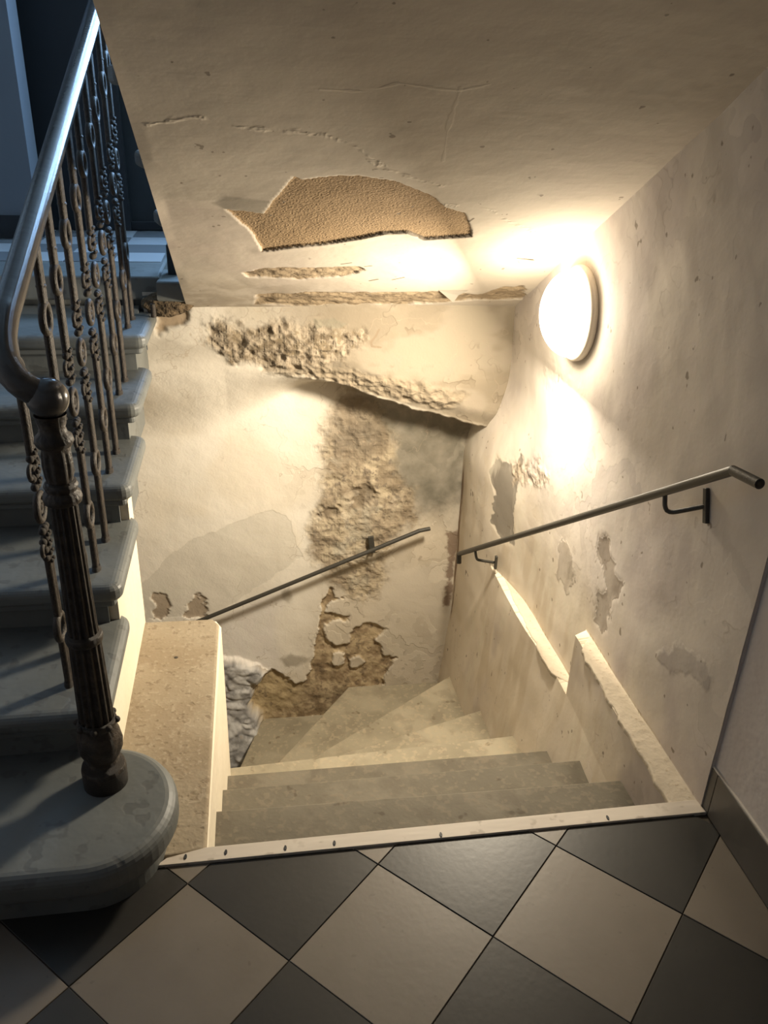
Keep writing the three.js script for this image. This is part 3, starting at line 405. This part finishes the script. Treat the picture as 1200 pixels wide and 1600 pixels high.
// ---- low parapet between the two stairs
{
  const t = thing('parapet', 'low cream parapet with a worn speckled concrete top beside the grey stairs', 'low wall'); t.position.set(-0.28, 0, -2.1);
  const top = stock(768, 1.3, (u, v) => { const n = fbm(u * 9, v * 9, 5), s = fbm(u * 90, v * 90, 3), d = ss(0.64, 0.76, fbm(u * 58 + 4, v * 58, 3)), k = ss(0.52, 0.66, fbm(u * 6 + 9, v * 6, 4)); let c = mix([0.24, 0.19, 0.125], [0.34, 0.285, 0.205], n); c = mix(c, [0.24, 0.185, 0.12], k * 0.6); c = mix(c, [0.17, 0.125, 0.08], d * 0.55); c = mix(c, [0.20, 0.155, 0.10], ss(0.55, 0.72, fbm(u * 3.1 + 3, v * 2.3 + 7, 5)) * 0.55); c = mix(c, [0.40, 0.34, 0.25], ss(0.62, 0.74, s) * 0.4); return [c, 0.5 + (s - 0.5) * 0.7 - d * 0.3]; }, { roughness: 0.95, bumpScale: 0.0025 });
  const sh = [[-0.43, -1.548], [-0.17, -1.568], [-0.168, -2.1], [-0.165, -2.60], [-0.185, -2.63], [-0.43, -2.635]];
  const off = (g) => { g.translate(0.28, 0, 2.1); return g; };
  mesh('worn_top', off(metres(plate(sh.map(([x, z]) => [lerp(x, -0.28, 0.03), lerp(z, -2.1, 0.006)]), 0.002, 0.03, 0.008, 3), 1.3)), top, t);
  mesh('plaster_body', off(metres(plate([[-0.435, -1.55], [-0.168, -1.568], [-0.163, -2.12], [-0.158, -2.60], [-0.175, -2.636], [-0.435, -2.645]], -0.012, 2.1, 0.006, 3), 1.2)), M.cream, t);
  const hole = new THREE.SphereGeometry(0.007, 10, 8); hole.scale(1, 0.3, 1); hole.translate(-0.299, 0.002, -2.406); mesh('drill_hole', off(hole), M.grout, t);
}
// ---- cellar stairs: four straight steps, then winders about the parapet's end
{
  const t = thing('cellar_stairs', 'worn stone steps descending behind the white strip and turning left below the peeling back wall', 'staircase'); t.position.set(0.45, 0, -1.6);
  const worn = stock(1024, 1.6, (u, v) => { const n = fbm(u * 7, v * 7, 5), s = fbm(u * 60, v * 60, 3), d = ss(0.76, 0.84, fbm(u * 21 + 4, v * 21, 3)), k = ss(0.5, 0.66, fbm(u * 4 + 9, v * 4, 4)); let c = mix([0.092, 0.08, 0.058], [0.145, 0.127, 0.094], n); c = mix(c, [0.18, 0.158, 0.12], k * 0.45); c = mix(c, [0.07, 0.055, 0.036], d * 0.8); c = mix(c, [0.085, 0.07, 0.05], ss(0.56, 0.74, fbm(u * 11 + 40, v * 11, 5)) * 0.45); c = mix(c, [0.17, 0.14, 0.10], ss(0.56, 0.7, s) * 0.5); return [c, 0.5 + (s - 0.5) * 0.5 - d * 0.15]; }, { roughness: 0.85, bumpScale: 0.003 });
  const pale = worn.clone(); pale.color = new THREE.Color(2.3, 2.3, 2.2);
  const P = [-0.42, -2.66], S = [
    [[-0.172, -1.566], [1.13, -1.566], [1.13, -1.852], [-0.172, -1.877]], [[-0.172, -1.84], [1.13, -1.82], [1.13, -2.15], [-0.172, -2.158]],
    [[-0.172, -2.12], [1.12, -2.11], [1.12, -2.413], [-0.172, -2.424]], [[-0.172, -2.38], [1.12, -2.37], [1.12, -2.725], [P[0], P[1]], [-0.172, -2.55]],
    [[P[0], P[1] + 0.02], [1.1, -2.68], [1.1, -3.147], P], [[P[0], P[1] + 0.02], [1.1, -3.10], [1.1, -3.713], P], [[P[0], P[1] + 0.02], [1.1, -3.66], [1.1, -3.95], [0.545, -3.95], P],
    [[P[0], P[1] + 0.02], [0.6, -3.95], [0.004, -3.95], P], [[P[0], P[1] + 0.02], [0.05, -3.95], [-1.0, -3.95], P]];
  S.forEach((s, i) => {
    const y = -0.19 * (i + 1), g = metres(plate(s, y, 0.30, 0.006, 2), 1.6); const uv = g.getAttribute('uv'); for (let k = 0; k < uv.count; k++) uv.setXY(k, uv.getX(k) + i * 0.37, uv.getY(k) + i * 0.61);
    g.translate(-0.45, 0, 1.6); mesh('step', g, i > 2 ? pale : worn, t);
  });
  // dark damp marks lying on the two top treads, plaster grit on the winders
}
// ---- painted stone staircase going up on the left
const KX = -0.43, stepY = (k) => (k === 1 ? 0.155 : 0.31 + 0.149 * (k - 2)), stepZ = (k) => (k === 1 ? -1.415 : -1.782 - 0.372 * (k - 2));
{
  const t = thing('main_staircase', 'grey painted stone steps with rounded nosings rising on the left beside the iron railing', 'staircase'); t.position.set(-1.1, 0, -1.6);
  const off = (g) => { g.translate(1.1, 0, 1.6); return g; };
  // bottom step with a rounded end
  { const pts = [[-1.9, -1.415]]; for (let a = 90; a >= -90; a -= 6) pts.push([KX + 0.172 * Math.cos((a * Math.PI) / 180), -1.60 + 0.185 * Math.sin((a * Math.PI) / 180)]); pts.push([KX, -1.84], [-1.9, -1.84]);
    const inner = pts.map(([x, z]) => [x > KX ? KX + (x - KX) * 0.94 : x, lerp(z, -1.6, 0.05)]);
    const s = mesh('step', off(metres(plate(pts, 0.155, 0.085, 0.03, 5))), M.step, t); s.userData.label = 'bottom step with a round end';
    mesh('step_base', off(metres(plate(inner, 0.08, 0.085, 0.004, 1))), M.step, s); }
  for (let k = 2; k <= 6; k++) {
    const y = stepY(k), z = stepZ(k), zb = stepZ(k + 1) - 0.05;
    const sl = new THREE.Shape(); sl.moveTo(-1.9, -z); sl.lineTo(KX - 0.012, -z); sl.quadraticCurveTo(KX, -z, KX, -z + 0.012); sl.lineTo(KX, -zb - 0.02); sl.quadraticCurveTo(KX, -zb, KX - 0.02, -zb); sl.lineTo(-1.9, -zb); sl.closePath();
    const g = new THREE.ExtrudeGeometry(sl, { depth: 0.014, bevelEnabled: true, bevelSize: 0.03, bevelThickness: 0.022, bevelSegments: 5, curveSegments: 5 }); g.rotateX(-Math.PI / 2); g.translate(0, y - 0.036, 0);
    const cove = new THREE.ExtrudeGeometry(sl, { depth: 0.012, bevelEnabled: true, bevelSize: 0.008, bevelThickness: 0.006, bevelSegments: 2, curveSegments: 4 }); cove.rotateX(-Math.PI / 2); cove.translate(0, y - 0.073, 0);
    const s = mesh('step', off(metres(g)), M.step, t);
    mesh('nosing_moulding', off(metres(cove)), M.step, s);
    mesh('riser_block', off(metres(box(-1.9, KX - 0.022, stepY(k - 1) - 0.1, y - 0.06, zb - 0.05, z - 0.02))), M.step, s);
  }
  // landing slab with pale tiles behind its stone edge
  const land = mesh('landing', off(metres(plate([[-1.9, -3.655], [-0.385, -3.655], [-0.385, -4.99], [-1.9, -4.99]], 1.055, 0.10, 0.012, 3))), M.step, t);
  mesh('riser_block', off(metres(box(-1.9, KX - 0.03, 0.82, 0.965, -3.9, -3.70))), M.step, land);
  const soil = stock(256, 0.4, (u, v) => [mix([0.05, 0.035, 0.02], [0.15, 0.105, 0.06], fbm(u * 30, v * 30, 5)), fbm(u * 50, v * 50, 4)], { roughness: 1, bumpScale: 0.02 });
  { const g = new THREE.IcosahedronGeometry(0.09, 4), q = g.getAttribute('position'); for (let i = 0; i < q.count; i++) { const x = q.getX(i), y = q.getY(i), z = q.getZ(i), k = 1 + (fbm(x * 30 + 5, y * 30 + z * 21, 4) - 0.5) * 0.5; q.setXYZ(i, x * k * 1.15 - 0.345, y * k * 0.62 + 0.945, z * k * 0.5 - 3.635); } g.computeVertexNormals(); const m = mesh('broken_corner', off(metres(g, 0.4)), soil, land); m.userData.label = 'dark crumbled corner under the landing'; }
  const tA = new THREE.MeshStandardMaterial({ color: new THREE.Color(0.42, 0.44, 0.46), roughness: 0.25 }), tB = new THREE.MeshStandardMaterial({ color: new THREE.Color(0.17, 0.18, 0.19), roughness: 0.25 });
  for (let i = 0; i < 7; i++) for (let j = 0; j < 4; j++) mesh('landing_tile', off(box(-1.89 + i * 0.214, -1.89 + i * 0.214 + 0.21, 1.05, 1.058, -4.98 + j * 0.25, -4.98 + j * 0.25 + 0.246, 0.001)), (i + j) % 2 ? tA : tB, land);
  // closed side under the lower steps (cream) and the slab carrying the upper ones
  const sp = [[2.645, -2.1], [2.645, stepY(4) - 0.075], [0.035 - stepZ(4), stepY(4) - 0.075]]; for (let k = 3; k >= 2; k--) sp.push([0.035 - stepZ(k + 1), stepY(k) - 0.075], [0.035 - stepZ(k), stepY(k) - 0.075]); sp.push([0.035 - stepZ(2), 0.05], [1.56, 0.05], [1.56, -2.1]);
  const side = new THREE.Shape(sp.map(([a, b]) => new THREE.Vector2(a, b)));
  const sg = new THREE.ExtrudeGeometry(side, { depth: 0.2, bevelEnabled: false }); sg.rotateY(Math.PI / 2); sg.translate(-0.625, 0, 0);
  const st = mesh('stringer_wall', off(metres(sg, 1.2)), M.cream, t); st.userData.label = 'cream plastered side wall under the steps';
  const sl2 = new THREE.Shape([[2.60, 0.42], [3.66, 0.93], [3.66, 0.70], [2.60, 0.30]].map(([a, b]) => new THREE.Vector2(a, b)));
  const s2 = new THREE.ExtrudeGeometry(sl2, { depth: 1.43, bevelEnabled: false }); s2.rotateY(Math.PI / 2); s2.translate(-1.9, 0, 0); mesh('flight_slab', off(metres(s2)), M.step, t);
}
// ---- upper flight over the soffit: only the stepped edge shows
{
  const t = thing('upper_staircase', 'dark edge of the upper flight with nosings along the sloping ceiling', 'staircase'); t.position.set(0.45, 1, -3.4);
  const off = (g) => { g.translate(-0.45, -1, 3.4); return g; };
  const n = 9, G = 0.42, zj = (j) => -3.45 + G * (j - 1), yj = (j) => soffitY(zj(j)) + 0.315;
  const pts = [[3.60, 0.975], [3.60, 1.10], [3.47, 1.15]];
  for (let j = 1; j <= n; j++) pts.push([-zj(j) - 0.02, yj(j) - 0.045], [-zj(j) - G - 0.02, yj(j) - 0.045]);
  const ze = pts[pts.length - 1][0]; pts.push([ze, soffitY(-ze) + 0.025]);
  const sh = new THREE.Shape(pts.map(([a, b]) => new THREE.Vector2(a, b))), g = new THREE.ExtrudeGeometry(sh, { depth: 1.43, bevelEnabled: false }); g.rotateY(Math.PI / 2); g.translate(-0.262, 0, 0);
  const dim = new THREE.MeshStandardMaterial({ color: new THREE.Color(0.10, 0.105, 0.10), roughness: 0.7 });
  mesh('flight_slab', off(g), dim, t);
  for (let j = 1; j <= 7; j++) {
    const z = zj(j), y = yj(j), o = [[1.175, z], [-0.27, z]]; for (let a = 0; a <= 8; a++) { const th = -Math.PI / 2 - (a / 8) * Math.PI / 2; o.push([-0.285 + 0.05 * Math.cos(th), z + 0.05 + 0.05 * Math.sin(th)]); }
    o.push([-0.31, z + 0.15], [-0.262, z + 0.2], [-0.262, z + G + 0.04], [1.175, z + G + 0.04]); o.reverse(); mesh('step', off(plate(o, y, 0.05, 0.015, 3)), dim, t);
  }
  // broken stone block at the foot of the flight, catching the daylight
  mesh('foot_block', off(metres(plate([[-0.372, -3.60], [-0.262, -3.585], [-0.25, -3.8], [-0.372, -3.86]], 1.045, 0.085, 0.012, 3))), M.step, t);
  mesh('foot_post', off(box(-0.345, -0.285, 1.04, 1.17, -3.80, -3.73, 0.006)), M.dark, t);
}
// ---- iron railing
{
  const t = thing('stair_railing', 'ornate dark iron stair railing with newel post, ringed balusters and curved handrail', 'railing'); t.position.set(-0.482, 0.155, -1.675);
  const off = (g) => { g.translate(0.482, -0.155, 1.675); return g; };
  const NX = -0.410, NZ = -1.675;
  const lathe = (p, n = 36) => { const g = new THREE.LatheGeometry(p.map(([r, y]) => new THREE.Vector2(r, y)), n); g.translate(NX, 0, NZ); return g; };
  const flute = (g, k, a, y0, y1) => { const p = g.getAttribute('position'); for (let i = 0; i < p.count; i++) { const y = p.getY(i); if (y < y0 || y > y1) continue; const x = p.getX(i) - NX, z = p.getZ(i) - NZ, th = Math.atan2(z, x), r = Math.hypot(x, z); if (r < 0.004) continue; const s = 1 - a * Math.pow(Math.abs(Math.cos(th * k / 2)), 3); p.setX(i, NX + x * s); p.setZ(i, NZ + z * s); } g.computeVertexNormals(); return g; };
  const post = mesh('newel_post', off(metres(flute(lathe([[0.030, 0.34], [0.041, 0.352], [0.0405, 0.40], [0.037, 0.585], [0.0355, 0.60], [0.0345, 0.615], [0.0335, 0.63], [0.0285, 0.945], [0.028, 0.955]], 96), 14, 0.13, 0.35, 0.95), 0.25)), M.iron, t);
  mesh('newel_base', off(metres(lathe([[0, 0.15], [0.054, 0.152], [0.0545, 0.205], [0.052, 0.216], [0.044, 0.222], [0.040, 0.228], [0.037, 0.236], [0.039, 0.25]]), 0.25)), M.iron, post);
  // leafy bulb
  { const g = lathe([[0.037, 0.236], [0.044, 0.252], [0.0505, 0.275], [0.0515, 0.295], [0.048, 0.32], [0.043, 0.338], [0.0455, 0.343], [0.048, 0.35], [0.0455, 0.358], [0.041, 0.362]], 96); const p = g.getAttribute('position'); for (let i = 0; i < p.count; i++) { const y = p.getY(i); if (y < 0.24 || y > 0.337) continue; const x = p.getX(i) - NX, z = p.getZ(i) - NZ, th = Math.atan2(z, x), s = 1 + 0.09 * Math.abs(Math.sin(th * 4 + (y - 0.24) * 26)) * Math.sin(((y - 0.236) / 0.1) * Math.PI); p.setX(i, NX + x * s); p.setZ(i, NZ + z * s); } g.computeVertexNormals(); mesh('leaf_bulb', off(metres(g, 0.25)), M.iron, post); 
    const acorns = []; for (let i = 0; i < 8; i++) { const a = (i / 8) * Math.PI * 2; acorns.push(ball([NX + 0.047 * Math.cos(a), 0.352, NZ + 0.047 * Math.sin(a)], 0.0085)); } mesh('leaf_tips', off(merge(acorns)), M.iron, post); }
  mesh('band', off(metres(lathe([[0.034, 0.583], [0.0405, 0.588], [0.0425, 0.598], [0.0405, 0.608], [0.034, 0.613]]), 0.25)), M.iron, post);
  mesh('collar', off(metres(lathe([[0.028, 0.940], [0.038, 0.945], [0.0405, 0.955], [0.038, 0.966], [0.031, 0.970], [0.033, 0.976], [0.0355, 0.983], [0.032, 0.990], [0.027, 0.993]]), 0.25)), M.iron, post);
  mesh('vase_neck', off(metres(flute(lathe([[0.026, 0.992], [0.0295, 1.005], [0.0315, 1.03], [0.030, 1.055], [0.027, 1.068], [0.034, 1.072], [0.0395, 1.082], [0.037, 1.093], [0.029, 1.10], [0.026, 1.112], [0.03, 1.13], [0.032, 1.14]], 72), 10, 0.1, 1.0, 1.066), 0.25)), M.iron, post);
  // handrail with a scroll onto the newel
  const yr = (z) => 1.288 + 0.405 * (-1.75 - z);
  const path = []; for (let z = -4.9; z < -2.0; z += 0.27) path.push([-0.5, yr(z), z]);
  path.push([-0.5, yr(-1.87), -1.87], [-0.499, 1.31, -1.80], [-0.495, 1.277, -1.738], [-0.485, 1.248, -1.697], [-0.467, 1.222, -1.672], [-0.444, 1.199, -1.666], [-0.414, 1.180, -1.675]);
  const curve = new THREE.CatmullRomCurve3(path.map((p) => new THREE.Vector3(...p)), false, 'catmullrom', 0.5);
  const rg = new THREE.TubeGeometry(curve, 260, 0.0285, 20, false); mesh('handrail', off(metres(rg, 0.25)), M.rail, t);
  mesh('scroll_cap', off(metres(ball([NX, 1.174, NZ], 0.042), 0.25)), M.rail, t);
  // balusters
  const mk = (L, up) => {
    const b = new THREE.Group(); b.name = 'baluster';
    const bar = (y0, y1, w = 0.034, d = 0.018) => { const parts = []; for (const s of [-1, 1]) { const g = new THREE.CylinderGeometry(d * 0.52, d * 0.52, y1 - y0, 8); g.translate(0, (y0 + y1) / 2, s * (w / 2 - d * 0.5)); parts.push(g); } const c = new THREE.BoxGeometry(d * 0.62, y1 - y0, w * 0.6); c.translate(0, (y0 + y1) / 2, 0); parts.push(c); return parts; };
    const torus = (y, r, k) => { const g = new THREE.TorusGeometry(r, k, 10, 28); g.rotateY(Math.PI / 2); g.translate(0, y, 0); return g; };
    const lo = 0.185 + up, mid = 0.525 + up, hi = 0.85 + up, top = L;
    for (const [p, q] of [[0, lo - 0.036], [lo + 0.036, mid - 0.135], [mid + 0.135, hi - 0.036], [hi + 0.036, top]]) mesh('bar', merge(bar(p, q)), M.iron, b);
    const foot = new THREE.CylinderGeometry(0.012, 0.014, 0.016, 10); foot.scale(1, 1, 1.5); foot.translate(0, 0.008, 0); mesh('foot', foot, M.iron, b);
    for (const y of [lo, mid, hi]) mesh('ring', y === mid ? merge([torus(y, 0.033, 0.0085), torus(y, 0.014, 0.005), ball([0, y, 0], 0.008)]) : torus(y, 0.034, 0.0095), M.iron, b);
    const orn = []; for (const s of [-1, 1]) for (const q of [0.058, 0.083, 0.108, 0.13]) { const w = q === 0.083 ? 0.024 : 0.017; orn.push(ball([0, mid + s * q, 0.0], 0.011), ball([0, mid + s * q, w], 0.0095), ball([0, mid + s * q, -w], 0.0095), ball([0.009, mid + s * (q + 0.012), 0.008], 0.006), ball([0.009, mid + s * (q + 0.012), -0.008], 0.006)); }
    for (const s of [-1, 1]) for (const e of [-1, 1]) { const g = new THREE.TorusGeometry(0.015, 0.0055, 8, 18, Math.PI * 1.5); g.rotateY(Math.PI / 2); g.rotateX(s * e * 0.7); g.translate(0, mid + s * 0.102, e * 0.030); orn.push(g); }
    mesh('leaf_ornament', merge(orn), M.iron, b);
    const col = new THREE.SphereGeometry(0.014, 12, 8); col.scale(0.9, 0.5, 1.2); col.translate(0, Math.min(hi + 0.075, top - 0.02), 0); mesh('collar', col, M.iron, b);
    return b;
  };
  const A = mk(1.03, 0), B = mk(1.105, 0.085);
  const zs = [[2, -1.884, A], [2, -2.065, B], [3, -2.234, A], [3, -2.421, B], [4, -2.622, A], [4, -2.790, B], [5, -2.990, A], [5, -3.148, B], [6, -3.372, A], [6, -3.513, B]];
  let usedA = false, usedB = false;
  for (const [k, z, proto] of zs) { const first = proto === A ? !usedA : !usedB; if (proto === A) usedA = true; else usedB = true; const b = first ? proto : proto.clone(); const y = stepY(k); b.position.set(z > -1.9 ? -0.034 : 0, y - 0.155 - 0.001, z + 1.675); b.scale.y = (yr(z) - y) / (proto === A ? 1.03 : 1.105); t.add(b); }
  const stub = new THREE.CylinderGeometry(0.011, 0.012, 0.055, 10); stub.translate(-0.40, stepY(6) + 0.026, -3.555); const sm = mesh('broken_stub', off(stub), M.iron, t); sm.userData.label = 'short broken baluster stub';
}
renderer.render(scene, camera);
